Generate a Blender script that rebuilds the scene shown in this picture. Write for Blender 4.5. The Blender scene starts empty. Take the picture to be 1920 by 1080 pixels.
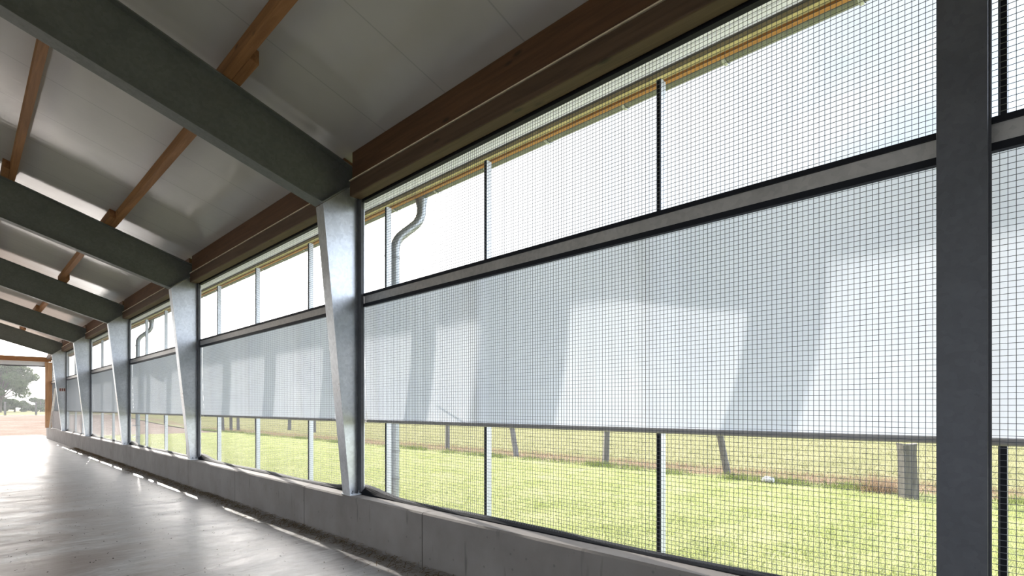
import bpy, math, random
import numpy as np
from mathutils import Vector, Matrix

random.seed(7)
rng = np.random.default_rng(11)
SC = bpy.context.scene
COL = SC.collection
EYE = 1.49

# ------------------------------------------------------------------ materials
def mat(name):
    m = bpy.data.materials.new(name)
    m.use_nodes = True
    nt = m.node_tree
    return m, nt, nt.nodes['Principled BSDF']

def N(nt, t, **kw):
    n = nt.nodes.new(t)
    for k, v in kw.items():
        setattr(n, k, v)
    return n

def coord(nt, scale=(1, 1, 1), kind='Object', rot=(0, 0, 0)):
    tc = N(nt, 'ShaderNodeTexCoord')
    mp = N(nt, 'ShaderNodeMapping')
    mp.inputs['Scale'].default_value = scale
    mp.inputs['Rotation'].default_value = rot
    nt.links.new(tc.outputs[kind], mp.inputs['Vector'])
    return mp.outputs['Vector']

def noise(nt, vec, scale, detail=4, rough=.55, dist=0):
    n = N(nt, 'ShaderNodeTexNoise')
    n.inputs['Scale'].default_value = scale
    n.inputs['Detail'].default_value = detail
    n.inputs['Roughness'].default_value = rough
    n.inputs['Distortion'].default_value = dist
    nt.links.new(vec, n.inputs['Vector'])
    return n.outputs['Fac']

def ramp(nt, fac, stops):
    r = N(nt, 'ShaderNodeValToRGB')
    e = r.color_ramp.elements
    while len(e) > 1:
        e.remove(e[-1])
    e[0].position = stops[0][0]
    e[0].color = (*stops[0][1], 1)
    for p, c in stops[1:]:
        x = e.new(p)
        x.color = (*c, 1)
    nt.links.new(fac, r.inputs['Fac'])
    return r.outputs['Color']

def g(v):
    return (v, v, v)

def mixc(nt, fac, a, b, mode='MIX'):
    m = N(nt, 'ShaderNodeMix', data_type='RGBA', blend_type=mode)
    if isinstance(fac, (int, float)):
        m.inputs[0].default_value = fac
    else:
        nt.links.new(fac, m.inputs[0])
    for i, x in ((6, a), (7, b)):
        if isinstance(x, tuple):
            m.inputs[i].default_value = (*x, 1)
        else:
            nt.links.new(x, m.inputs[i])
    return m.outputs[2]

def bump(nt, b, h, strength=.2, dist=.01):
    n = N(nt, 'ShaderNodeBump')
    n.inputs['Strength'].default_value = strength
    n.inputs['Distance'].default_value = dist
    nt.links.new(h, n.inputs['Height'])
    nt.links.new(n.outputs['Normal'], b.inputs['Normal'])

def simple(name, col, rough=.6, metal=0, var=.15, scale=8, bmp=0):
    m, nt, b = mat(name)
    v = coord(nt)
    f = noise(nt, v, scale, 5)
    lo = tuple(c * (1 - var) for c in col)
    hi = tuple(min(1, c * (1 + var)) for c in col)
    nt.links.new(ramp(nt, f, [(.3, lo), (.7, hi)]), b.inputs['Base Color'])
    b.inputs['Roughness'].default_value = rough
    b.inputs['Metallic'].default_value = metal
    if bmp:
        bump(nt, b, f, bmp)
    return m

def galv(name, lo, hi, rough=.42, metal=.55):
    m, nt, b = mat(name)
    v = coord(nt)
    vo = N(nt, 'ShaderNodeTexVoronoi')
    vo.inputs['Scale'].default_value = 34
    nt.links.new(v, vo.inputs['Vector'])
    f2 = noise(nt, v, 2.6, 6, .65)
    f3 = noise(nt, v, 45, 3)
    a = ramp(nt, f2, [(.3, lo), (.72, hi)])
    sep = N(nt, 'ShaderNodeSeparateColor')
    nt.links.new(vo.outputs['Color'], sep.inputs[0])
    sp = ramp(nt, sep.outputs[0], [(0, g(.86)), (1, g(1.0))])
    c = mixc(nt, 1.0, a, sp, 'MULTIPLY')
    st = ramp(nt, f3, [(.22, g(.55)), (.34, g(1))])
    c = mixc(nt, .5, c, st, 'MULTIPLY')
    nt.links.new(c, b.inputs['Base Color'])
    b.inputs['Metallic'].default_value = metal
    rr = ramp(nt, f2, [(.3, g(rough - .07)), (.7, g(rough + .1))])
    nt.links.new(rr, b.inputs['Roughness'])
    return m

def wood(name, dark, light, grain=(22, 1.2, 22), rough=.65, knots=True):
    m, nt, b = mat(name)
    v = coord(nt, grain)
    f = noise(nt, v, 1.0, 6, .6, .6)
    c = ramp(nt, f, [(.25, dark), (.75, light)])
    if knots:
        v2 = coord(nt, (6, 2.2, 6))
        vo = N(nt, 'ShaderNodeTexVoronoi')
        vo.inputs['Scale'].default_value = 1.0
        nt.links.new(v2, vo.inputs['Vector'])
        k = ramp(nt, vo.outputs['Distance'], [(.06, g(.25)), (.16, g(1))])
        c = mixc(nt, .8, c, k, 'MULTIPLY')
    nt.links.new(c, b.inputs['Base Color'])
    b.inputs['Roughness'].default_value = rough
    bump(nt, b, f, .15)
    return m

M = {}
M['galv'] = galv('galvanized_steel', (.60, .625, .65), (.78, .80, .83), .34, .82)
M['galv_shaded'] = galv('shaded_galvanized_steel', (.165, .175, .165), (.225, .235, .22), .55, .35)  # same galvanized steel, with the rafters' shade put into the colour
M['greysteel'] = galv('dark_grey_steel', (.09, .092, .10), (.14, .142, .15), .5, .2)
M['wood'] = wood('larch_timber', (.20, .085, .030), (.42, .20, .080))
M['wood_x'] = wood('larch_timber_crosswise', (.20, .085, .030), (.42, .20, .080), (1.2, 22, 22))
M['wood_z'] = wood('larch_timber_upright', (.22, .11, .05), (.45, .24, .11), (22, 22, 1.2))
M['beam'] = wood('brown_laminated_timber', (.062, .033, .018), (.125, .072, .042))
M['eavewood'] = wood('reddish_eave_timber', (.068, .028, .013), (.15, .066, .028))
M['lath'] = simple('pale_lath', (.75, .66, .5), .6)
M['oldwood'] = wood('weathered_post_wood', (.075, .068, .062), (.20, .185, .17), (26, 26, 2), .85)
M['black'] = simple('black_rubber', (.012, .013, .016), .8)
M['black'].node_tree.nodes['Principled BSDF'].inputs['Specular IOR Level'].default_value = .08
M['blackpaint'] = simple('black_profile', (.010, .011, .016), .5)
M['blackpaint'].node_tree.nodes['Principled BSDF'].inputs['Specular IOR Level'].default_value = .2
M['rail'] = galv('brushed_rail', (.46, .44, .42), (.56, .53, .50), .38, .6)
M['alu'] = simple('pale_aluminium', (.72, .74, .77), .35, .25, .04)
M['tube'] = simple('tube_aluminium', (.5, .47, .45), .4, .15, .05)
M['wire'] = simple('dark_wire', (.13, .135, .145), .45, .3, .1)
M['zinc'] = galv('zinc_gutter', (.25, .26, .26), (.36, .37, .37), .4, .5)
M['pipezinc'] = galv('zinc_downpipe', (.34, .36, .37), (.48, .50, .51), .38, .6)
M['fascia'] = wood('orange_fascia_board', (.45, .19, .05), (.72, .35, .12), (22, 1.2, 22), .6, False)
M['batten'] = simple('light_batten', (.80, .68, .42), .6)
M['bolt'] = simple('bolt_steel', (.35, .36, .38), .35, .7)
M['sign_white'] = simple('sign_white', (.72, .70, .68), .5, 0, .03)
M['sign_red'] = simple('sign_red', (.22, .075, .055), .5, 0, .05)
M['stone'] = simple('white_stone', (.45, .43, .42), .8, 0, .15, 6)
M['fieldboard'] = simple('grey_board', (.22, .20, .19), .7)
M['leanboard'] = simple('pale_board', (.75, .70, .62), .6)

# concrete plinth
m, nt, b = mat('plinth_concrete')
v = coord(nt)
f1 = noise(nt, v, 1.6, 6, .6)
f2 = noise(nt, v, 30, 4, .6)
c = ramp(nt, f1, [(.28, (.21, .185, .165)), (.7, (.30, .27, .245))])
v2 = coord(nt, (1, 3.2, .55))
f3 = noise(nt, v2, 3.2, 3, .5)
c = mixc(nt, .7, c, ramp(nt, f3, [(.24, g(.45)), (.34, g(1))]), 'MULTIPLY')
vo = N(nt, 'ShaderNodeTexVoronoi')
vo.inputs['Scale'].default_value = 9
nt.links.new(v, vo.inputs['Vector'])
c = mixc(nt, .5, c, ramp(nt, vo.outputs['Distance'], [(.05, g(.4)), (.13, g(1))]), 'MULTIPLY')
nt.links.new(c, b.inputs['Base Color'])
b.inputs['Roughness'].default_value = .75
bump(nt, b, f2, .15, .004)
M['plinth'] = m

M['topcrete_lit'] = simple('trowelled_top_sunlit', (.62, .58, .54), .7, 0, .14, 9)  # trowelled plinth top, colour lightened to look sunlit
# smooth floor concrete: worn sheen, brush marks across the alley
m, nt, b = mat('floor_concrete')
v = coord(nt, (.9, 2.6, 1))
f1 = noise(nt, v, 1.0, 8, .68, .5)
v2 = coord(nt, (2.5, 22, 1), rot=(0, 0, .15))
f2 = noise(nt, v2, 1.0, 5, .6)
v3 = coord(nt)
f3 = noise(nt, v3, 26, 3, .6)
c = ramp(nt, f1, [(.30, (.36, .34, .335)), (.68, (.70, .68, .67))])
c = mixc(nt, .6, c, ramp(nt, f2, [(.3, g(.62)), (.7, g(1.15))]), 'MULTIPLY')
c = mixc(nt, .8, c, ramp(nt, f3, [(.24, (.25, .20, .17)), (.31, g(1))]), 'MULTIPLY')
f6 = noise(nt, coord(nt, (5, 13, 1), rot=(0, 0, .2)), 1.0, 6, .72, .3)
c = mixc(nt, .55, c, ramp(nt, f6, [(.34, (.50, .46, .44)), (.50, g(1)), (.66, g(1.18))]), 'MULTIPLY')
# brownish dirt drifting over the left of the alley
sx = N(nt, 'ShaderNodeSeparateXYZ')
nt.links.new(coord(nt), sx.inputs[0])
mr = N(nt, 'ShaderNodeMapRange')
mr.inputs['From Min'].default_value = 1.9
mr.inputs['From Max'].default_value = .9
nt.links.new(sx.outputs['X'], mr.inputs['Value'])
f4 = noise(nt, coord(nt, (.5, .9, 1)), 1.3, 6, .7, .4)
mm = N(nt, 'ShaderNodeMath', operation='MULTIPLY')
nt.links.new(mr.outputs[0], mm.inputs[0])
nt.links.new(ramp(nt, f4, [(.42, g(0)), (.56, g(.9))]), mm.inputs[1])
c = mixc(nt, mm.outputs[0], c, (.24, .175, .145))
nt.links.new(c, b.inputs['Base Color'])
rr = ramp(nt, f1, [(.3, g(.26)), (.55, g(.38)), (.75, g(.52))])
nt.links.new(rr, b.inputs['Roughness'])
b.inputs['Specular IOR Level'].default_value = .62
add = N(nt, 'ShaderNodeMath', operation='ADD')
nt.links.new(f1, add.inputs[0])
nt.links.new(f2, add.inputs[1])
f5 = noise(nt, coord(nt, (14, 60, 1), rot=(0, 0, .15)), 1.0, 4, .7)
ad5 = N(nt, 'ShaderNodeMath', operation='MULTIPLY_ADD')
nt.links.new(f5, ad5.inputs[0])
ad5.inputs[1].default_value = .35
nt.links.new(add.outputs[0], ad5.inputs[2])
bump(nt, b, ad5.outputs[0], .24, .012)
M['floor'] = m

# ceiling sandwich panel: satin, fine ribs running up the slope
m, nt, b = mat('ceiling_panel')
v = coord(nt)
f1 = noise(nt, v, .9, 3)
f2 = noise(nt, coord(nt, (.25, 16, .25)), 1.0, 4)
cc = ramp(nt, f1, [(.3, (.49, .47, .46)), (.7, (.55, .53, .52))])
sy = N(nt, 'ShaderNodeSeparateXYZ')
nt.links.new(v, sy.inputs[0])
fr = N(nt, 'ShaderNodeMath', operation='FRACT')
nt.links.new(sy.outputs['Y'], fr.inputs[0])
cc = mixc(nt, 1.0, cc, ramp(nt, fr.outputs[0], [(0, g(.78)), (.010, g(.78)), (.016, g(1))]), 'MULTIPLY')
nt.links.new(cc, b.inputs['Base Color'])
b.inputs['Roughness'].default_value = .10
b.inputs['Specular IOR Level'].default_value = .75
bump(nt, b, f2, .16, .008)
M['ceiling'] = m
M['roof'] = simple('roof_sheet', (.30, .30, .28), .6)
M['soffit'] = simple('soffit_sheet', (.22, .21, .17), .6)
M['backwall'] = wood('dark_boarding', (.06, .045, .035), (.12, .09, .07), (6, 6, 1), .8, False)

# translucent curtain film
def film(name, dc, lo, hi, fac):
    m, nt, b = mat(name)
    nt.nodes.remove(b)
    out = nt.nodes['Material Output']
    d = N(nt, 'ShaderNodeBsdfDiffuse')
    t = N(nt, 'ShaderNodeBsdfTranslucent')
    d.inputs['Color'].default_value = (*dc, 1)
    f = noise(nt, coord(nt, (1, .6, 2)), 1.2, 2)
    nt.links.new(ramp(nt, f, [(.3, lo), (.7, hi)]), t.inputs['Color'])
    mx = N(nt, 'ShaderNodeMixShader')
    mx.inputs[0].default_value = fac
    nt.links.new(d.outputs[0], mx.inputs[1])
    nt.links.new(t.outputs[0], mx.inputs[2])
    nt.links.new(mx.outputs[0], out.inputs['Surface'])
    return m
M['headfilm'] = film('head_film', (.8, .8, .8), (.90, .90, .91), (.94, .94, .95), .75)
M['film'] = film('curtain_film', (.72, .74, .78), (.52, .54, .59), (.56, .58, .62), .6)

def leafy(name, lo, hi, scale=3, trans=.45):
    m, nt, b = mat(name)
    nt.nodes.remove(b)
    out = nt.nodes['Material Output']
    d = N(nt, 'ShaderNodeBsdfDiffuse')
    t = N(nt, 'ShaderNodeBsdfTranslucent')
    f = noise(nt, coord(nt), scale, 6, .65)
    c = ramp(nt, f, [(.3, lo), (.7, hi)])
    nt.links.new(c, d.inputs['Color'])
    nt.links.new(c, t.inputs['Color'])
    mx = N(nt, 'ShaderNodeMixShader')
    mx.inputs[0].default_value = trans
    nt.links.new(d.outputs[0], mx.inputs[1])
    nt.links.new(t.outputs[0], mx.inputs[2])
    nt.links.new(mx.outputs[0], out.inputs['Surface'])
    return m
M['blade'] = leafy('grass_blade', (.26, .295, .10), (.50, .51, .28), 1.3)
M['tuft'] = leafy('tall_grass_blade', (.085, .12, .035), (.25, .28, .11), 2.5, .3)
M['drygrass'] = leafy('dry_grass_blade', (.21, .145, .095), (.34, .25, .18), 3, .35)
M['leaf'] = leafy('tree_leaf', (.05, .075, .035), (.12, .15, .07), .6, .3)
M['straw'] = simple('straw', (.22, .155, .08), .8, 0, .5, 60)
M['bark'] = simple('bark', (.08, .065, .05), .9)

def ground_mat(name, stops, scale=.8, fine=14, dirt=None):
    m, nt, b = mat(name)
    v = coord(nt)
    f = noise(nt, v, scale, 8, .7, .3)
    c = ramp(nt, f, stops)
    f2 = noise(nt, v, fine, 4, .7)
    c = mixc(nt, .55, c, ramp(nt, f2, [(.3, g(.6)), (.65, g(1.15))]), 'MULTIPLY')
    if dirt:
        s = N(nt, 'ShaderNodeSeparateXYZ')
        nt.links.new(v, s.inputs[0])
        n = noise(nt, coord(nt, (1, .5, 1)), 1.4, 5, .7)
        a = N(nt, 'ShaderNodeMath', operation='MULTIPLY_ADD')
        nt.links.new(n, a.inputs[0])
        a.inputs[1].default_value = 2.2
        nt.links.new(s.outputs['X'], a.inputs[2])
        k = N(nt, 'ShaderNodeMapRange')
        k.inputs['From Min'].default_value = dirt[0] + 1.1
        k.inputs['From Max'].default_value = dirt[0] + 1.5
        nt.links.new(a.outputs[0], k.inputs['Value'])
        k2 = N(nt, 'ShaderNodeMapRange')
        k2.inputs['From Min'].default_value = dirt[1] + 1.5
        k2.inputs['From Max'].default_value = dirt[1] + 1.1
        nt.links.new(a.outputs[0], k2.inputs['Value'])
        mm = N(nt, 'ShaderNodeMath', operation='MULTIPLY')
        nt.links.new(k.outputs[0], mm.inputs[0])
        nt.links.new(k2.outputs[0], mm.inputs[1])
        pm = N(nt, 'ShaderNodeMath', operation='MULTIPLY')
        nt.links.new(mm.outputs[0], pm.inputs[0])
        nt.links.new(ramp(nt, noise(nt, coord(nt, (1, .45, 1)), 2.2, 5, .7), [(.40, g(.1)), (.58, g(1))]), pm.inputs[1])
        c = mixc(nt, pm.outputs[0], c, (.22, .16, .115))
    nt.links.new(c, b.inputs['Base Color'])
    b.inputs['Roughness'].default_value = .95
    b.inputs['Specular IOR Level'].default_value = 0
    bump(nt, b, f2, .5, .05)
    return m
M['lawn'] = ground_mat('lawn_ground', [(.3, (.20, .23, .085)), (.7, (.37, .375, .205))], 1.0, 22)
M['meadow'] = ground_mat('meadow_ground', [(.3, (.19, .19, .095)), (.6, (.26, .245, .14)), (.8, (.29, .265, .17))], .6, 9, (11.9, 13.0))
M['yard'] = ground_mat('sandy_yard', [(.3, (.20, .15, .12)), (.7, (.30, .24, .20))], .4, 6)
M['apron'] = simple('apron_concrete', (.5, .49, .48), .8)

# ------------------------------------------------------------------ mesh builder
class MB:
    def __init__(self):
        self.v, self.f = [], []
    def add(self, vs, fs):
        n = len(self.v)
        self.v += [tuple(p) for p in vs]
        self.f += [tuple(i + n for i in q) for q in fs]
        return self
    def box(self, x0, x1, y0, y1, z0, z1):
        return self.add([(x0, y0, z0), (x1, y0, z0), (x1, y1, z0), (x0, y1, z0),
                         (x0, y0, z1), (x1, y0, z1), (x1, y1, z1), (x0, y1, z1)],
                        [(0, 3, 2, 1), (4, 5, 6, 7), (0, 1, 5, 4), (1, 2, 6, 5), (2, 3, 7, 6), (3, 0, 4, 7)])
    def prism_y(self, poly, y0, y1):          # polygon in XZ, pushed along Y
        n = len(poly)
        vs = [(x, y0, z) for x, z in poly] + [(x, y1, z) for x, z in poly]
        fs = [tuple(range(n - 1, -1, -1)), tuple(range(n, 2 * n))]
        fs += [(i, (i + 1) % n, n + (i + 1) % n, n + i) for i in range(n)]
        return self.add(vs, fs)
    def prism_z(self, poly, z0, z1):          # polygon in XY, pushed along Z
        n = len(poly)
        vs = [(x, y, z0) for x, y in poly] + [(x, y, z1) for x, y in poly]
        fs = [tuple(range(n - 1, -1, -1)), tuple(range(n, 2 * n))]
        fs += [(i, (i + 1) % n, n + (i + 1) % n, n + i) for i in range(n)]
        return self.add(vs, fs)
    def tube(self, pts, r, seg=12, cap=True):
        pts = [Vector(p) for p in pts]
        rs = r if isinstance(r, (list, tuple)) else [r] * len(pts)
        n0 = len(self.v)
        up = None
        for i, p in enumerate(pts):
            d = (pts[min(i + 1, len(pts) - 1)] - pts[max(i - 1, 0)]).normalized()
            if up is None:
                up = d.orthogonal().normalized()
            else:
                up = (up - d * up.dot(d)).normalized()
            s = d.cross(up)
            for k in range(seg):
                a = 2 * math.pi * k / seg
                self.v.append(tuple(p + (up * math.cos(a) + s * math.sin(a)) * rs[i]))
        for i in range(len(pts) - 1):
            for k in range(seg):
                a, b_ = n0 + i * seg + k, n0 + i * seg + (k + 1) % seg
                self.f.append((a, b_, b_ + seg, a + seg))
        if cap:
            self.f.append(tuple(n0 + k for k in range(seg - 1, -1, -1)))
            e = n0 + (len(pts) - 1) * seg
            self.f.append(tuple(e + k for k in range(seg)))
        return self
    def build(self, name, material, parent=None, bevel=0, smooth=False, loc=None):
        me = bpy.data.meshes.new(name)
        vs = self.v
        if loc is not None:
            vs = [(x - loc[0], y - loc[1], z - loc[2]) for x, y, z in vs]
        me.from_pydata(vs, [], self.f)
        me.update()
        me.materials.append(material)
        o = bpy.data.objects.new(name, me)
        COL.objects.link(o)
        if loc is not None:
            o.location = loc
        if parent is not None:
            o.parent = parent
        if smooth:
            me.polygons.foreach_set('use_smooth', [True] * len(me.polygons))
            try:
                me.set_sharp_from_angle(angle=math.radians(40))
            except Exception:
                pass
        if bevel:
            md = o.modifiers.new('bevel', 'BEVEL')
            md.width = bevel
            md.segments = 2
            md.limit_method = 'ANGLE'
        return o

def np_mesh(name, V, tri, material, per=3):
    me = bpy.data.meshes.new(name)
    me.vertices.add(len(V))
    me.vertices.foreach_set('co', V.astype(np.float32).ravel())
    nf = len(tri)
    me.loops.add(nf * per)
    me.loops.foreach_set('vertex_index', tri.astype(np.int32).ravel())
    me.polygons.add(nf)
    me.polygons.foreach_set('loop_start', np.arange(0, nf * per, per, dtype=np.int32))
    me.update(calc_edges=True)
    me.validate()
    me.materials.append(material)
    o = bpy.data.objects.new(name, me)
    COL.objects.link(o)
    return o

def tag(o, label, cat, group=None, kind='thing'):
    o['label'] = label
    o['category'] = cat
    o['kind'] = kind
    if group:
        o['group'] = group
    return o

def thing(name, loc, label, cat, group=None, kind='thing'):
    o = bpy.data.objects.new(name, None)
    o.location = loc
    o.empty_display_size = .1
    COL.objects.link(o)
    return tag(o, label, cat, group, kind)

def dup(root, loc, label, group=None):
    r = root.copy()
    COL.objects.link(r)
    r.location = loc
    r['label'] = label
    if group:
        r['group'] = group
    for ch in list(root.children):
        c = ch.copy()
        COL.objects.link(c)
        c.parent = r
        for gch in ch.children:
            d = gch.copy()
            COL.objects.link(d)
            d.parent = c
    return r

# ------------------------------------------------------------------ layout
COLS = [5.77, 11.80, 17.85, 23.95, 30.05]
END = 35.6
RIDGE = -3.5
BACK = -10.3
ZF = -.03           # floor level
XP = 3.10           # room face of the plinth
ZP = .497            # plinth top
XM = 3.315          # wire mesh plane
XC = 3.345          # curtain plane
ORD = ['first', 'second', 'third', 'fourth', 'fifth']
BAYS = [(-5.3, .225), (.425, 5.68), (5.86, 11.71), (11.89, 17.76), (17.94, 23.86), (24.04, 29.96), (30.14, 35.5)]
WHERE = ['right of the broad straight post',
         'just left of the broad straight post',
         'between first and second tapered columns',
         'between second and third tapered columns',
         'between third and fourth tapered columns',
         'between fourth and fifth tapered columns',
         'beyond the fifth tapered column']

def zceil(x):
    return 4.36 - .325 * (x - 3.14)

def gz(x, y):
    t_ = np.clip((np.asarray(y, float) - 42) / 32, 0, 1)
    return .75 * t_ * t_ * (3 - 2 * t_)

def sheet(name, x0, x1, y0, y1, nx_, ny_, z, m):
    X, Y = np.meshgrid(np.linspace(x0, x1, nx_), np.linspace(y0, y1, ny_))
    Z = gz(X, Y) + z
    V = np.stack([X, Y, Z], -1).reshape(-1, 3)
    i = np.arange((ny_ - 1) * nx_).reshape(ny_ - 1, nx_)[:, :-1].ravel()
    F = np.stack([i, i + 1, i + nx_ + 1, i + nx_], 1)
    return np_mesh(name, V, F, m, 4)
# ------------------------------------------------------------------ setting
def struct(o, label, cat):
    return tag(o, label, cat, None, 'structure')

struct(MB().box(BACK, XP, -9, END, ZF - .12, ZF).build('floor', M['floor']),
       'worn smooth grey concrete floor of the feeding alley', 'floor')
# concrete plinth with formwork joints
mb = MB()
joints = [-8.9, -5.8, -3.3, -.75, 4.30, 6.82, 9.30, 11.8, 14.3, 16.8, 19.3, 21.8, 24.3, 26.8, 29.3, 31.8, END]
for a, b_ in zip(joints[:-1], joints[1:]):
    mb.prism_y([(XP + .004, -.15), (3.40, -.15), (3.40, ZP - .01), (3.39, ZP), (XP + .016, ZP), (XP, ZP - .016)], a + .006, b_ - .006)
mb.box(XP + .016, 3.385, joints[0], END, -.15, ZP - .008)
plinth = mb.build('wall_right', M['plinth'])
plinth.data.materials.append(M['topcrete_lit'])
for p in plinth.data.polygons:
    if p.normal.z > .9:
        p.material_index = 1
struct(plinth, 'low grey concrete plinth wall with vertical joints along the right side', 'wall')
# ceiling and roof
mb = MB()
e = 3.972
for (xa, xb) in ((e, RIDGE), (2 * RIDGE - e, RIDGE)):
    za, zb = zceil(e), zceil(RIDGE)
    vs = [(xa, -9, za), (xb, -9, zb), (xb, END + .25, zb), (xa, END + .25, za)]
    vs += [(x, y, z + .09) for x, y, z in vs]
    fs = [(0, 1, 2, 3), (4, 7, 6, 5), (0, 4, 5, 1), (1, 5, 6, 2), (2, 6, 7, 3), (3, 7, 4, 0)]
    mb.add(vs, fs)
struct(mb.build('ceiling', M['ceiling']), 'glossy pale grey panel ceiling sloping up from the eaves', 'ceiling')
mb = MB().box(BACK - .15, BACK, -9, END, -.1, 1.0)
mb.box(BACK - .15, BACK, -9, END, 3.6, 4.0)  # open strip between the boards is added to brighten the interior
struct(mb.build('wall_left', M['backwall']), 'dark boarded wall with an added open strip on the unseen left side', 'wall')
struct(sheet('ground_left', -80, BACK - .15, -30, END + .35, 8, 20, -.02, M['meadow']), 'grass outside the far left side of the barn', 'ground')
mb = MB()
mb.prism_y([(BACK, -.1), (3.36, -.1), (3.36, 4.2), (RIDGE, 6.5), (BACK, 4.2)], -9.12, -9.0)
struct(mb.build('wall_back', M['backwall']), 'dark boarded gable wall behind the viewer', 'wall')

# ------------------------------------------------------------------ steel frames
GC = 'tapered columns along the right side'
def make_column(label):
    r = thing('steel_column', (0, 0, 0), label, 'column', GC)
    MB().prism_y([(3.128, ZP + .015), (3.286, ZP + .015), (3.286, 4.10), (2.805, 3.705)], -.006, .006).build('web', M['galv'], r)
    MB().prism_y([(3.115, ZP + .015), (3.129, ZP + .015), (2.810, 3.705), (2.796, 3.695)], -.085, .085).build('inner_flange', M['galv'], r, .002)
    MB().box(3.286, 3.300, -.085, .085, ZP + .015, 3.94).build('outer_flange', M['galv'], r, .002)
    MB().box(3.252, 3.286, -.085, -.006, ZP + .03, 3.935).build('shade_strip', M['greysteel'], r, .002)  # added dark strip standing in for shade between web and flange
    MB().prism_y([(2.790, 3.700), (3.290, 4.105), (3.281, 4.116), (2.780, 3.711)], -.088, .088).build('knee_plate', M['galv_shaded'], r)
    MB().box(3.262, 3.30, -.10, -.0, 3.94, 3.955).build('top_lug', M['galv'], r)
    bp = MB().box(3.106, 3.31, -.10, .10, ZP, ZP + .015).build('base_plate', M['galv'], r, .002)
    for (x, y) in ((3.165, -.055), (3.245, -.055), (3.165, .055), (3.245, .055)):
        hx = [(x + .017 * math.cos(a), y + .017 * math.sin(a)) for a in [k * math.pi / 3 for k in range(6)]]
        h = MB().prism_z(hx, ZP + .015, ZP + .032)
        h.tube([(x, y, ZP + .03), (x, y, ZP + .05)], .009, 8)
        h.build('bolt', M['bolt'], bp)
    return r
CLAB = ['nearest and tallest-looking tapered galvanized column, by the white-lit downpipe',
        'second tapered galvanized column counted from the right',
        'third tapered galvanized column counted from the right',
        'fourth tapered galvanized column counted from the right',
        'farthest tapered galvanized column, with a small sign, by the open gable end']
CLAB[0] = 'largest tapered galvanized column, first left of the broad straight post'
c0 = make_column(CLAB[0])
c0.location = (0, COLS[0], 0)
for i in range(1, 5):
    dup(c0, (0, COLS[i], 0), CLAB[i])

def rbot(x):
    return 3.70 + .322 * (2.80 - x)
def rtop(x):
    return 4.165 + .337 * (3.27 - x)
def make_rafter(label):
    r = thing('steel_rafter', (0, 0, 0), label, 'rafter', 'steel rafters over the alley')
    xr = RIDGE
    for s, suffix in ((1, 0), (-1, 1)):
        fx = (lambda x: x) if s == 1 else (lambda x: 2 * RIDGE - x)
        def P(pts):
            q = [(fx(x), z) for x, z in pts]
            return q if s == 1 else q[::-1]
        MB().prism_y(P([(2.80, 3.712), (3.285, 4.112), (3.29, rtop(3.29)), (xr, rtop(xr)), (xr, rbot(xr))]), -.006, .006).build('web', M['galv_shaded'], r)
        MB().prism_y(P([(2.79, 3.70), (2.79, 3.714), (xr, rbot(xr) + .014), (xr, rbot(xr))]), -.085, .085).build('bottom_flange', M['galv_shaded'], r, .002)
        MB().prism_y(P([(3.29, rtop(3.29) - .014), (3.29, rtop(3.29)), (xr, rtop(xr)), (xr, rtop(xr) - .014)]), -.085, .085).build('top_flange', M['galv_shaded'], r, .002)
    return r
RL = ['biggest dark steel rafter crossing the upper left, on the first tapered column',
      'second steel rafter, resting on the second tapered column',
      'third steel rafter, resting on the third tapered column',
      'fourth steel rafter, resting on the fourth tapered column',
      'farthest steel rafter, resting on the fifth tapered column by the gable']
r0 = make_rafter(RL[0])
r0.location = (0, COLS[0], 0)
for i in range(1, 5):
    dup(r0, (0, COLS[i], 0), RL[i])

# broad straight post between the right bays
r = thing('steel_post', (0, 0, 0), 'broad dark grey straight steel post standing in the right foreground', 'post')
y0, y1 = .2375, .414
MB().box(3.105, 3.116, y0, y1, ZP + .012, 4.25).build('inner_flange', M['greysteel'], r, .003)
MB().box(3.116, 3.262, .322, .330, ZP + .012, 4.25).build('web', M['greysteel'], r)
MB().box(3.262, 3.273, y0, y1, ZP + .012, 4.25).build('outer_flange', M['greysteel'], r, .003)
MB().box(3.101, 3.32, .20, .45, ZP, ZP + .012).build('base_plate', M['greysteel'], r)

# ------------------------------------------------------------------ timber
def purlin_piece(xc, ya, yb, label, group):
    mb = MB()
    w, d = .04, .125
    zb = zceil(xc) - d - .003
    mb.prism_y([(xc - w, zb + .325 * w), (xc + w, zb - .325 * w), (xc + w, zb + d - .325 * w), (xc - w, zb + d + .325 * w)], ya, yb)
    o = mb.build('timber_purlin', M['wood'], None, .003)
    return tag(o, label, 'purlin', group)
SPAN = ['over the nearest bay'] + ['from %s to %s rafter' % (ORD[i], ORD[i + 1]) for i in range(4)] + ['from fifth rafter to gable']
stations = [-3.0] + COLS + [END + .2]
for row, (px, rn) in enumerate(((1.87, 'lower'), (.56, 'upper'), (-.75, 'third'))):
    for k in range(len(stations) - 1):
        off = -.041 if k % 2 == 0 else .041
        ya = stations[k] - (.55 if k else 0)
        yb = stations[k + 1] + (.12 if k < len(stations) - 2 else 0)
        purlin_piece(px + off, ya, yb, 'brown timber purlin, %s row above the eave, %s' % (rn, SPAN[k]), 'timber purlins under the ceiling')
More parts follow.
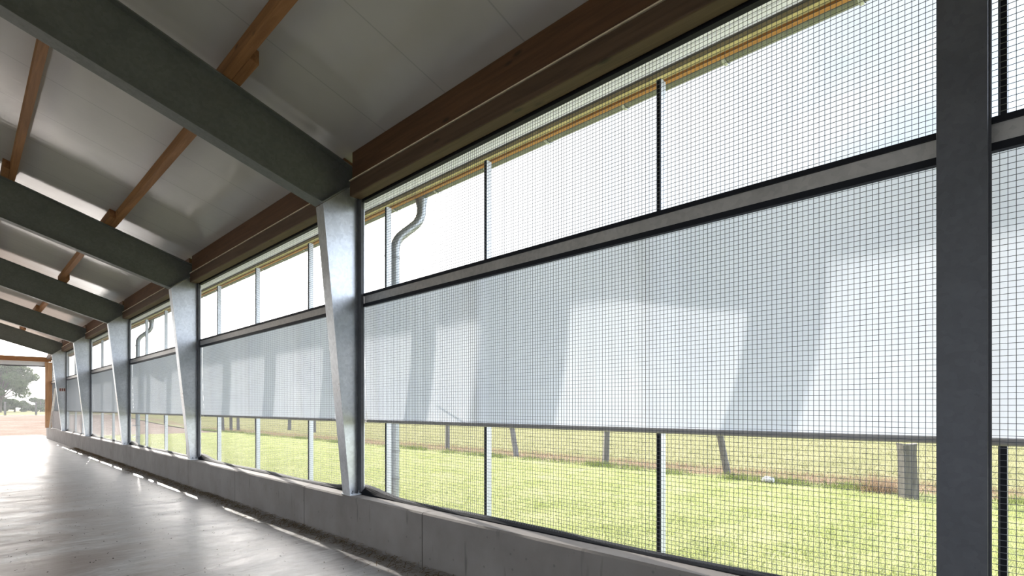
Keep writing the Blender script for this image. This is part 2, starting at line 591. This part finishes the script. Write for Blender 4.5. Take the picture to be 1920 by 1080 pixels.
for k in range(1, 7):
    a, b_ = (BAYS[k][0], BAYS[k][1])
    if k == 1:
        a = -5.3
    w = WHERE[k]
    if k == 1:
        w = 'in the nearest wide bay'
    o = MB().prism_y([(3.14, 4.031), (3.25, 4.031), (3.25, zceil(3.25) - .004), (3.14, zceil(3.14) - .004)], a, b_).build('eave_purlin', M['eavewood'], None, .003)
    tag(o, 'reddish brown timber eave purlin touching the ceiling %s' % w, 'purlin', 'eave purlins')
    o = MB().box(3.105, 3.25, a, b_, 3.85, 4.020).build('eave_beam', M['beam'], None, .012)
    tag(o, 'dark brown eave beam above the mesh opening %s' % w, 'beam', 'eave beams')
    o = MB().box(3.098, 3.16, a, b_, 4.020, 4.031).build('wooden_lath', M['lath'], None)
    tag(o, 'thin pale lath lying on the eave beam %s' % w, 'lath', 'pale laths on the eave beams')

# ------------------------------------------------------------------ openings: mesh, rails, posts, curtains
def wire_panel(y0, y1, z0, z1, pitch=.0276):
    n = int((y1 - y0) / pitch) + 1
    mz = int((z1 - z0) / pitch) + 1
    mb = MB()
    h = .00112
    for i in range(n):
        y = y0 + i * pitch
        mb.box(XM - h, XM + h, y - h, y + h, z0, z1)
    for j in range(mz):
        z = z0 + j * pitch
        mb.box(XM - 3 * h, XM - h, y0, y1, z - h, z + h)
    return mb
POSTS = {0: [-3.4, -1.6, .20], 1: [2.00, 3.80, 5.49], 2: [7.46, 9.39, 11.29], 3: [13.30, 15.05, 16.95], 4: [19.4, 21.3, 23.2],
         5: [25.4, 27.3, 29.2], 6: [31.4, 33.2]}
NTH = ['first', 'second', 'third']
for k, (a, b_) in enumerate(BAYS):
    w = WHERE[k]
    a2, b2 = a - .09, b_ + .09
    if k == 0:
        b2 = .40
    if k == 1:
        a2 = .40
    o = wire_panel(a2, b2, ZP + .01, 2.66).build('wire_mesh', M['wire'])
    tag(o, 'tall dark wire mesh panel below the rail, %s' % w, 'wire mesh', 'wire mesh panels')
    o = wire_panel(a2, b2, 2.665 + .1, 3.86).build('wire_mesh', M['wire'])
    tag(o, 'dark wire mesh strip above the rail, %s' % w, 'wire mesh', 'wire mesh panels')
    r = thing('metal_rail', (3.29, a, 2.64), 'long grey rail with black edges across the opening %s' % w, 'rail', 'horizontal rails')
    L = (3.29, a, 2.64)
    def loc(mb, dx=0):
        mb.v = [(x - L[0], y - L[1], z - L[2]) for x, y, z in mb.v]
        return mb
    ra, rb = a + .005, b_ - .005
    if k == 0:
        rb = .318
    if k == 1:
        ra = .322
    loc(MB().box(3.288, 3.312, ra, rb, 2.674, 2.762)).build('channel', M['rail'], r)
    loc(MB().box(3.276, 3.312, ra, rb, 2.762, 2.790)).build('upper_lip', M['blackpaint'], r)
    loc(MB().box(3.276, 3.312, ra, rb, 2.638, 2.674)).build('lower_lip', M['blackpaint'], r)
    # top edge strip and pale head channel
    o = MB().box(3.262, 3.312, ra, rb, 3.832, 3.868).build('edge_strip', M['blackpaint'])
    tag(o, 'black edge strip above the wire mesh %s' % w, 'strip', 'black edge strips')
    mb = MB()
    pr = [(3.312, 3.868), (3.352, 3.885), (3.352, 3.862), (3.347, 3.858), (3.347, 3.832), (3.352, 3.828), (3.352, 3.806), (3.347, 3.802), (3.347, 3.778), (3.352, 3.772)]
    vs = [(x, y, z) for y in (a2, b2) for x, z in pr]
    mb.add(vs, [(q, q + 1, q + 1 + len(pr), q + len(pr)) for q in range(len(pr) - 1)])
    o = mb.build('head_strip', M['headfilm'])
    tag(o, 'pale translucent head strip atop the opening %s' % w, 'channel', 'pale head channels')
    # uprights outside the curtain
    for q, y in enumerate(POSTS[k]):
        o_r = thing('slim_upright', (3.46, y + .012, -.02), 'slim upright behind the mesh, %s from the right %s' % (NTH[q], w), 'post', 'slim uprights behind the mesh')
        s = MB()
        s.box(0, .004, -.016, .016, 0, 3.80)
        s.build('shaded_face', M['blackpaint'], o_r)  # room face of the tube coloured black for the shade on it
        s = MB()
        s.box(.004, .066, -.016, -.012, 0, 3.80)
        s.box(.004, .066, .012, .016, 0, 3.80)
        s.box(.062, .066, -.012, .012, 0, 3.80)
        s.build('channel', M['alu'], o_r)  # same tube, sides coloured pale as its lit faces
    # curtain
    r = thing('roller_curtain', (XC, a2, 1.32), 'white translucent curtain let down below the rail, %s' % w, 'curtain', 'white curtains')
    ny, nz = 24, 14
    mb = MB()
    Lc = (XC, a2, 1.32)
    vs = []
    zt, zb = 2.70, 1.345
    for j in range(nz + 1):
        f = j / nz
        z = zt + (zb - zt) * f
        for i in range(ny + 1):
            y = a2 + .003 + (b2 - a2 - .006) * i / ny
            bx = .045 * (max(0, f - .25) / .75) ** 2 * .75 + .002 * math.sin(y * 3.1 + k) * f
            vs.append((XC + bx - Lc[0], y - Lc[1], z - Lc[2]))
    fs = []
    for j in range(nz):
        for i in range(ny):
            p = j * (ny + 1) + i
            fs.append((p, p + 1, p + ny + 2, p + ny + 1))
    mb.add(vs, fs)
    mb.build('sheet', M['film'], r, smooth=True)
    MB().tube([(.034, .02, .012), (.034, b2 - a2 - .02, .012)], .019, 14).build('bottom_tube', M['tube'], r, smooth=True)

# black rubber sheet on the plinth, humped at the columns
ys = np.arange(-6, END, .08)
mb = MB()
vs = []
for y in ys:
    d = min(abs(y - c) for c in COLS + [.33 - 20])
    hump = .075 * math.exp(-(d / .5) ** 2) if d < 3 else 0
    hump += .012 * (1 + math.sin(y * 2.3)) * .5
    zt = ZP + .012 + hump
    vs.append((XC + .03, y, zt - .002))
    vs.append((XC - .004, y, zt + .003))
    vs.append((XC - .020, y, zt))
    vs.append((XC - .075 - .2 * hump, y, ZP + .006 + .25 * hump))
    vs.append((XC - .08 - .2 * hump, y, ZP + .001))
    vs.append((XC + .03, y, ZP + .001))
nv = 6
fs = []
for i in range(len(ys) - 1):
    for q in range(nv):
        p, p2 = i * nv + q, i * nv + (q + 1) % nv
        fs.append((p, p2, p2 + nv, p + nv))
mb.add(vs, fs)
tag(mb.build('rubber_flap', M['black'], smooth=True), 'black rubber flap lying wavy along the plinth top under the mesh', 'rubber flap')

# ------------------------------------------------------------------ eaves: fascia, batten, gutter, downpipes
o = MB().box(3.93, 3.97, -9, END + .2, 4.048, zceil(3.97) - .001).build('fascia_board', M['fascia'])
tag(o, 'orange timber fascia board under the roof edge outside', 'board')
o = MB().box(3.87, 3.929, -9, END + .2, 4.068, zceil(3.929) - .001).build('eave_batten', M['batten'])
tag(o, 'pale yellow batten behind the orange fascia board', 'batten')
r = thing('gutter', (4.055, 0, 4.145), 'grey half-round gutter hanging along the roof edge', 'gutter')
prof = []
for k in range(11):
    a = math.pi + math.pi * k / 10
    prof.append((.075 * math.cos(a), .085 * math.sin(a)))
for k in range(10, -1, -1):
    a = math.pi + math.pi * k / 10
    prof.append((.071 * math.cos(a), .081 * math.sin(a)))
MB().prism_y(prof, -9, END + .2).build('trough', M['zinc'], r, smooth=True)
MB().tube([(.078, -9, 0), (.078, END + .2, 0)], .009, 8).build('bead', M['zinc'], r)
y = -2.6
while y < 34:
    mb = MB()
    pts = [(.081 * math.cos(math.pi + math.pi * k / 10), y, .091 * math.sin(math.pi + math.pi * k / 10)) for k in range(11)]
    for p, q in zip(pts[:-1], pts[1:]):
        p2, q2 = (p[0] * 1.05, y, p[2] * 1.05), (q[0] * 1.05, y, q[2] * 1.05)
        vs = []
        for dy in (-.014, .014):
            for t_ in (p, q, q2, p2):
                vs.append((t_[0], y + dy, t_[2]))
        mb.add(vs, [(3, 2, 1, 0), (4, 5, 6, 7), (0, 1, 5, 4), (1, 2, 6, 5), (2, 3, 7, 6), (3, 0, 4, 7)])
    mb.build('bracket', M['alu'], r)
    y += .88

def bend(pts, rad, n=6):
    P = [Vector(p) for p in pts]
    out = [P[0]]
    for i in range(1, len(P) - 1):
        a = (P[i - 1] - P[i]).normalized()
        c = (P[i + 1] - P[i]).normalized()
        p0, p1 = P[i] + a * rad, P[i] + c * rad
        for k in range(n + 1):
            t_ = k / n
            out.append(p0 * (1 - t_) ** 2 + P[i] * 2 * t_ * (1 - t_) + p1 * t_ ** 2)
    out.append(P[-1])
    return out

def downpipe(y, label):
    r = thing('downpipe', (3.73, y, 0), label, 'downpipe', 'downpipes')
    p = bend([(0, 0, 0), (0, 0, 3.50), (.325, -.09, 3.80), (.325, -.09, 4.08)], .13)
    MB().tube(p, .056, 18).build('pipe', M['pipezinc'], r, smooth=True)
    MB().tube([(.325, -.09, 3.97), (.325, -.09, 4.085)], [.059, .08], 18).build('funnel', M['pipezinc'], r, smooth=True)
    for z in (.62, .95, 3.28, 2.0):
        b_ = MB().tube([(0, 0, z), (0, 0, z + .03)], .061, 18).build('clamp', M['zinc'], r, smooth=True)
        MB().box(-.14, -.05, -.006, .006, z + .005, z + .025).build('clamp_pin', M['bolt'], b_)
    return r
downpipe(5.73, 'grey zinc downpipe with a swan-neck bend beside the first tapered column')
downpipe(19.2, 'distant grey downpipe with a bend seen beside the third tapered column')

# ------------------------------------------------------------------ sign on the last column
r = thing('sign_plate', (3.05, COLS[4] - .02, 2.16), 'small white sign with red squares on the farthest column', 'sign')
MB().box(-.02, .21, -.004, .004, 0, .16).build('plate', M['sign_white'], r)
for q in range(3):
    MB().box(-.005 + q * .07, .045 + q * .07, -.008, -.004, .02, .14).build('red_square', M['sign_red'], r)

# ------------------------------------------------------------------ open gable end
o = MB().box(BACK, 3.3, END - .10, END + .04, 3.74, 3.96).build('gable_header', M['wood_x'], None, .004)
tag(o, 'reddish timber header beam across the open gable end', 'beam')
o = MB().box(BACK, 3.2, END + .04, END + .12, 3.54, 3.76).build('door_track', M['alu'])
tag(o, 'pale sliding door track under the timber header at the gable', 'track')
MB().box(BACK, 3.2, END + .06, END + .10, 3.48, 3.5401).build('track_rod', M['greysteel'], o)
o = MB().box(3.055, 3.33, END - .12, END + .04, ZP, 3.72).build('gable_post', M['wood_z'], None, .006)
tag(o, 'brown timber post on the plinth at the right of the gable opening', 'post')
o = MB().prism_y([(3.06, ZP), (3.14, ZP), (3.34, 2.4), (3.26, 2.4)], END - 1.6, END - 1.57).build('leaning_board', M['leanboard'])
tag(o, 'pale board leaning against the brown gable post', 'board')
o = MB().box(3.20, 3.24, 31.2, 34.2, ZP + .02, 1.32).build('grey_panel', M['fieldboard'])
tag(o, 'dark grey panel on the plinth beyond the farthest column', 'panel')

# ------------------------------------------------------------------ straw and dirt on the floor
n = 9000
yy = rng.uniform(.5, 26, n)
dens = .75 + .5 * np.sin(yy * 1.7) + .3 * np.sin(yy * 4.1 + 1)
wid = np.clip(.13 + .10 * dens, .06, .36)
xx = XP - np.abs(rng.normal(0, .55, n)) * wid
zz = np.clip(.055 * (1 - (XP - xx) / .30), .003, .06) * rng.uniform(.2, 1.0, n)
ang = rng.uniform(0, math.pi, n)
ln = rng.uniform(.012, .05, n)
th = rng.uniform(.0012, .0028, n)
tilt = rng.uniform(-.35, .35, n) * ln
dx, dy = np.cos(ang) * ln, np.sin(ang) * ln
V = np.zeros((n, 4, 3))
nx, ny_ = -np.sin(ang) * th, np.cos(ang) * th
for q, (s, u) in enumerate(((-1, -1), (1, -1), (1, 1), (-1, 1))):
    V[:, q, 0] = np.minimum(xx + s * dx + u * nx, XP - .002)
    V[:, q, 1] = yy + s * dy + u * ny_
    V[:, q, 2] = np.maximum(zz + s * tilt + u * th * .5, .001)
o = np_mesh('straw_litter', V.reshape(-1, 3), np.arange(n * 4).reshape(-1, 4), M['straw'], 4)
o.location.z = ZF
tag(o, 'brown straw litter swept along the foot of the plinth', 'straw', None, 'stuff')
n = 900
xx = rng.uniform(-1.5, 2.7, n)
yy = rng.uniform(1.5, 14, n)
V = np.zeros((n, 4, 3))
ang = rng.uniform(0, math.pi, n)
ln = rng.uniform(.004, .016, n)
th = rng.uniform(.002, .006, n)
for q, (s, u) in enumerate(((-1, -1), (1, -1), (1, 1), (-1, 1))):
    V[:, q, 0] = xx + s * np.cos(ang) * ln - u * np.sin(ang) * th
    V[:, q, 1] = yy + s * np.sin(ang) * ln + u * np.cos(ang) * th
    V[:, q, 2] = .002 + .004 * (s > 0)
o = np_mesh('dirt_crumbs', V.reshape(-1, 3), np.arange(n * 4).reshape(-1, 4), simple('dirt', (.07, .055, .045), .9), 4)
o.location.z = ZF
tag(o, 'dark crumbs of dirt scattered over the concrete floor', 'dirt', None, 'stuff')

# ------------------------------------------------------------------ outdoors
struct(sheet('ground_lawn', 3.40, 11.6, -30, 36, 4, 40, -.01, M['lawn']), 'bright green mown lawn outside the mesh', 'lawn')
struct(sheet('ground_meadow', 11.6, 300, -60, 300, 40, 360, -.012, M['meadow']), 'yellowish meadow beyond the fence line', 'meadow')
struct(sheet('ground_yard', -60, 12.8, END + .35, 76.5, 12, 90, -.06, M['yard']), 'sandy brown yard beyond the open gable end', 'ground')
struct(sheet('ground_field', -200, 12.8, 75, 300, 30, 200, -.03, M['meadow']), 'pale green field behind the sandy yard', 'field')
struct(MB().box(BACK, 3.3, END, END + 4.5, -.13, ZF - .002).build('floor_apron', M['apron']), 'sunlit concrete apron outside the gable end', 'floor')

def blades(name, xx, yy, h, w, lean, m):
    n = len(xx)
    a = rng.uniform(0, math.pi, n)
    la = rng.uniform(0, 2 * math.pi, n)
    z0 = gz(xx, yy) - .012
    V = np.zeros((n, 3, 3))
    V[:, 0] = np.stack([xx - np.cos(a) * w, yy - np.sin(a) * w, z0], 1)
    V[:, 1] = np.stack([xx + np.cos(a) * w, yy + np.sin(a) * w, z0], 1)
    V[:, 2] = np.stack([xx + np.cos(la) * lean * h, yy + np.sin(la) * lean * h, z0 + h], 1)
    return np_mesh(name, V.reshape(-1, 3), np.arange(n * 3).reshape(-1, 3), m)
n = 230000
yy = -1.0 + 37 * rng.random(n) ** 1.9
xx = rng.uniform(3.5, 11.6, n)
o = blades('lawn_grass', xx, yy, rng.uniform(.025, .065, n), rng.uniform(.003, .0065, n), rng.uniform(.2, .9, n), M['blade'])
tag(o, 'short bright green grass blades covering the lawn', 'grass', None, 'stuff')
n = 42000
yy = -2 + 45 * rng.random(n) ** 1.6
cl = .5 + .5 * np.sin(yy * .9) * np.sin(yy * 2.3 + 1.1) + .2 * np.sin(yy * 5.3)
keep = rng.random(n) < np.clip(cl - .25, .05, .6)
yy = yy[keep]
n = len(yy)
xx = 11.55 + .12 * np.sin(yy * .8) + rng.normal(0, .16, n)
o = blades('tall_grass', xx, yy, rng.uniform(.05, .20, n), rng.uniform(.004, .008, n), rng.uniform(.1, .8, n), M['tuft'])
tag(o, 'dark green tufts of longer grass along the lawn edge', 'grass', None, 'stuff')
n = 16000
yy = -2 + 45 * rng.random(n) ** 1.4
xx = rng.uniform(11.8, 13.6, n)
o = blades('dry_grass', xx, yy, rng.uniform(.03, .12, n), rng.uniform(.004, .008, n), rng.uniform(.3, 1.2, n), M['drygrass'])
tag(o, 'dry brownish grass on the bare strip under the fence', 'grass', None, 'stuff')
n = 70000
yy = -2 + 50 * rng.random(n) ** 1.5
xx = 13.0 + 22 * rng.random(n) ** 1.4
o = blades('meadow_grass', xx, yy, rng.uniform(.04, .12, n), rng.uniform(.005, .011, n), rng.uniform(.3, 1.0, n), leafy('meadow_blade', (.19, .195, .095), (.31, .29, .17), .8))
tag(o, 'pale yellow green grass blades on the meadow beyond the fence', 'grass', None, 'stuff')

# fence posts
def fence_post(x, y, h, rad, lean, label, group='weathered fence posts'):
    mb = MB()
    seg = 9
    ph = random.random() * 6
    pr = [1 + .18 * math.sin(ph + 2 * k) + random.uniform(-.08, .08) for k in range(seg)]
    nr = 6
    z0 = float(gz(x, y))
    vs = []
    for j in range(nr + 1):
        f = j / nr
        for k in range(seg):
            a = 2 * math.pi * k / seg
            rr = rad * pr[k] * (1.15 - .25 * f + .1 * f * f + (.12 if j == nr else 0))
            top = random.uniform(-.03, .02) if j == nr else 0
            vs.append((rr * math.cos(a) + lean[0] * f * h, rr * math.sin(a) + lean[1] * f * h, -.1 + f * (h + .1) + top))
    fs = [tuple(range(seg - 1, -1, -1)), tuple(nr * seg + k for k in range(seg))]
    for j in range(nr):
        for k in range(seg):
            a, b_ = j * seg + k, j * seg + (k + 1) % seg
            fs.append((a, b_, b_ + seg, a + seg))
    mb.add(vs, fs)
    o = mb.build('fence_post', M['oldwood'])
    o.location = (x, y, z0)
    return tag(o, label, 'fence post', group)
fence_post(11.05, 1.82, .90, .125, (-.03, .03), 'thick grey weathered fence post at the right, beside the broad straight post')
fence_post(12.25, 5.37, .93, .07, (-.13, .16), 'weathered fence post leaning left, second from the right')
fence_post(12.2, 8.66, .97, .075, (.02, -.03), 'upright brown fence post in the middle of the lawn edge')
fence_post(12.15, 11.96, 1.0, .075, (-.10, .14), 'leaning fence post, fourth from the right')
fence_post(12.4, 15.66, 1.0, .075, (0, 0), 'upright fence post, fifth from the right, near the downpipe')
FL = ['distant fence post seen right of the middle upright in the second bay', 'distant stout fence post seen mid second bay',
      'distant corner fence post seen in the second bay', 'distant corner brace post right of its pair in the second bay',
      'distant corner brace post left of its pair in the second bay', 'leaning distant post by the second column']
for (x, y, h), l in zip([(15.0, 31.6, 1.1), (15.6, 36.5, 1.2), (13.8, 37.4, 1.2), (12.9, 38.0, 1.2), (12.55, 38.3, 1.2), (12.2, 38.7, 1.2)], FL):
    fence_post(x, y, h, .10 if 'stout' in l else .08, (random.uniform(-.05, .05), random.uniform(-.08, .08)), l)
fence_post(12.1, 46.5, 1.2, .09, (.1, -.15), 'far leaning fence post seen in the third bay by the second column')
fence_post(12.1, 52.5, 1.2, .09, (0, .1), 'far fence post seen in the middle of the third bay')
# posts at the field edge seen through the gable
fence_post(3.55, 79, 1.3, .085, (0, 0), 'far fence post seen through the gable, near its left edge', 'field fence posts')
fence_post(6.0, 78.5, 1.3, .085, (0, 0), 'far fence post seen through the gable, beside its right jamb', 'field fence posts')
mb = MB()
for z in (.35, .85):
    mb.tube([(-20, 79, z + .74), (14, 78, z + .74)], .012, 5)
tag(mb.build('fence_wire', M['oldwood']), 'thin wires strung between the far field fence posts', 'fence wire')

# white stone and dry shrub by the fence
mb = MB()
import bmesh
bm = bmesh.new()
bmesh.ops.create_icosphere(bm, subdivisions=2, radius=1)
for vtx in bm.verts:
    vtx.co *= 1 + random.uniform(-.12, .12)
    vtx.co.x *= .16
    vtx.co.y *= .13
    vtx.co.z *= .075
me = bpy.data.meshes.new('white_stone')
bm.to_mesh(me)
bm.free()
me.materials.append(M['stone'])
o = bpy.data.objects.new('white_stone', me)
o.location = (11.4, 4.2, .05)
COL.objects.link(o)
tag(o, 'white flat stone lying at the lawn edge', 'stone')
n = 420
r_ = rng.normal(0, .16, n)
o = blades('dry_shrub', 11.5 + rng.normal(0, .13, n), 2.35 + r_, rng.uniform(.15, .42, n), rng.uniform(.003, .006, n), rng.uniform(.2, .9, n), M['drygrass'])
tag(o, 'reddish dry weed clump beside the thick fence post', 'shrub')

# far trees
def tree(name, x, y, h, rad, label, nleaf, group=None, trunk=True):
    z0 = float(gz(x, y))
    r = thing(name, (x, y, z0), label, 'tree' if trunk else 'hedge', group)
    cl = []
    for k in range(60 if trunk else 16):
        a = random.uniform(0, 6.28)
        q = random.random() ** .5 * rad
        zc = h * (random.uniform(.35, .93) if trunk else random.uniform(.05, .62))
        sh = 1 - .55 * max(0, (zc / h - .45) / .5)
        cl.append((q * math.cos(a) * sh, q * math.sin(a) * sh, zc, random.uniform(.13, .26) * rad))
    ci = rng.integers(0, len(cl), nleaf)
    C_ = np.array(cl)[ci]
    d = rng.normal(0, 1, (nleaf, 3))
    d /= np.linalg.norm(d, axis=1)[:, None]
    rr = C_[:, 3] * rng.random(nleaf) ** .4
    P = C_[:, :3] + d * rr[:, None] * np.array([1, 1, .75])
    s = rng.uniform(.10, .22, nleaf)
    u = rng.normal(0, 1, (nleaf, 3))
    u /= np.linalg.norm(u, axis=1)[:, None]
    w_ = np.cross(u, rng.normal(0, 1, (nleaf, 3)))
    w_ /= np.linalg.norm(w_, axis=1)[:, None]
    V = np.stack([P - u * s[:, None], P + w_ * s[:, None] * .6, P + u * s[:, None], P - w_ * s[:, None] * .6], 1)
    V[:, :, 2] = np.maximum(V[:, :, 2], 0)
    o = np_mesh('foliage', V.reshape(-1, 3), np.arange(nleaf * 4).reshape(-1, 4), M['leaf'], 4)
    o.parent = r
    mb = MB()
    mb.tube([(0, 0, -.1), (.1, 0, h * .25), (0, .1, h * .6)], [.04 * h, .03 * h, .015 * h], 8)
    for c in cl[::3]:
        mb.tube([(0, 0, h * .22), (c[0] * .5, c[1] * .5, (h * .22 + c[2]) * .52), c[:3]], [.014 * h, .010 * h, .005 * h], 6)
    mb.build('trunk', M['bark'], r)
    return r
tree('broadleaf_tree', 4.6, 118, 8.4, 5.4, 'large hazy round tree beyond the field, seen through the gable', 30000)
HL = ['low hazy hedge bush at the left edge of the photo', 'low hazy hedge bush left of the big trunk',
      'low hazy hedge bush right of the big trunk', 'low hazy hedge bush below the right side of the large tree',
      'low hazy hedge bush between the large tree and the gable post', 'low hazy hedge bush touching the gable post in the photo']
for i in range(6):
    tree('hedge_bush', -3.0 + 3.3 * i, 126 + (i % 2), 3.3, 3.0, HL[i], 6000, 'hazy hedge below the tree', False)

# morning mist over the far field
mm_ = bpy.data.materials.new('mist')
mm_.use_nodes = True
nt = mm_.node_tree
nt.nodes.remove(nt.nodes['Principled BSDF'])
vs_ = N(nt, 'ShaderNodeVolumeScatter')
vs_.inputs['Density'].default_value = .0011
vs_.inputs['Anisotropy'].default_value = .35
vs_.inputs['Color'].default_value = (.95, .97, 1, 1)
nt.links.new(vs_.outputs[0], nt.nodes['Material Output'].inputs['Volume'])
o = MB().box(-160, 160, 64, 290, -1, 22).build('mist', mm_)
tag(o, 'thin bright haze lying over the field and trees beyond the gable', 'mist', None, 'stuff')

# ------------------------------------------------------------------ light
SD = Vector((1.0, 6.0, 2.35)).normalized()      # towards the sun
sun = bpy.data.lights.new('sun', 'SUN')
sun.energy = 5.8
sun.angle = math.radians(.53)
sun.color = (1.0, .95, .88)
so = bpy.data.objects.new('sun', sun)
so.rotation_euler = SD.to_track_quat('Z', 'Y').to_euler()
so.location = (40, 120, 60)
COL.objects.link(so)

W = bpy.data.worlds.new('sky')
SC.world = W
W.use_nodes = True
nt = W.node_tree
bg = nt.nodes['Background']
tc = N(nt, 'ShaderNodeTexCoord')
dp = N(nt, 'ShaderNodeVectorMath', operation='DOT_PRODUCT')
nt.links.new(tc.outputs['Generated'], dp.inputs[0])
dp.inputs[1].default_value = SD
mp = N(nt, 'ShaderNodeMapping')
mp.inputs['Scale'].default_value = (1, 1, 2.2)
nt.links.new(tc.outputs['Generated'], mp.inputs['Vector'])
cn = noise(nt, mp.outputs['Vector'], 2.6, 7, .6, .4)
cloud = ramp(nt, cn, [(.42, g(0)), (.62, g(1))])
clear = ramp(nt, dp.outputs['Value'], [(0.0, (1.05, 1.24, 1.55)), (.2, (.70, .83, 1.02)), (.36, (.31, .36, .41)), (.48, (.30, .345, .385)), (.60, (.365, .39, .415)), (.75, (.46, .475, .49)), (.88, (.75, .75, .75)), (.95, (2.6, 2.5, 2.4)), (1.0, (8, 7.6, 7.2))])
whit = ramp(nt, dp.outputs['Value'], [(0.0, (1.5, 1.6, 1.75)), (.2, (.95, 1.04, 1.16)), (.36, (.36, .39, .415)), (.48, (.36, .38, .40)), (.60, (.41, .425, .44)), (.75, (.50, .51, .52)), (.88, (.8, .8, .8)), (.95, (2.6, 2.5, 2.4)), (1.0, (8, 7.6, 7.2))])
sky = mixc(nt, cloud, clear, whit)
nt.links.new(sky, bg.inputs['Color'])
bg.inputs['Strength'].default_value = 1.0

# ------------------------------------------------------------------ camera and view
cam = bpy.data.cameras.new('camera')
cam.lens = 1040 / 1920 * 36
cam.sensor_width = 36
cam.shift_y = 224 / 1920
cam.clip_end = 1000
co = bpy.data.objects.new('camera', cam)
co.location = (0, 0, EYE)
co.rotation_euler = (math.radians(90), 0, math.radians(-45))
COL.objects.link(co)
SC.camera = co
SC.view_settings.view_transform = 'Standard'
SC.view_settings.look = 'None'
SC.view_settings.gamma = 1
SC.view_settings.exposure = 1.5
SC.cycles.use_denoising = True
SC.cycles.max_bounces = 10
SC.cycles.diffuse_bounces = 6
SC.cycles.glossy_bounces = 5
SC.cycles.transmission_bounces = 6
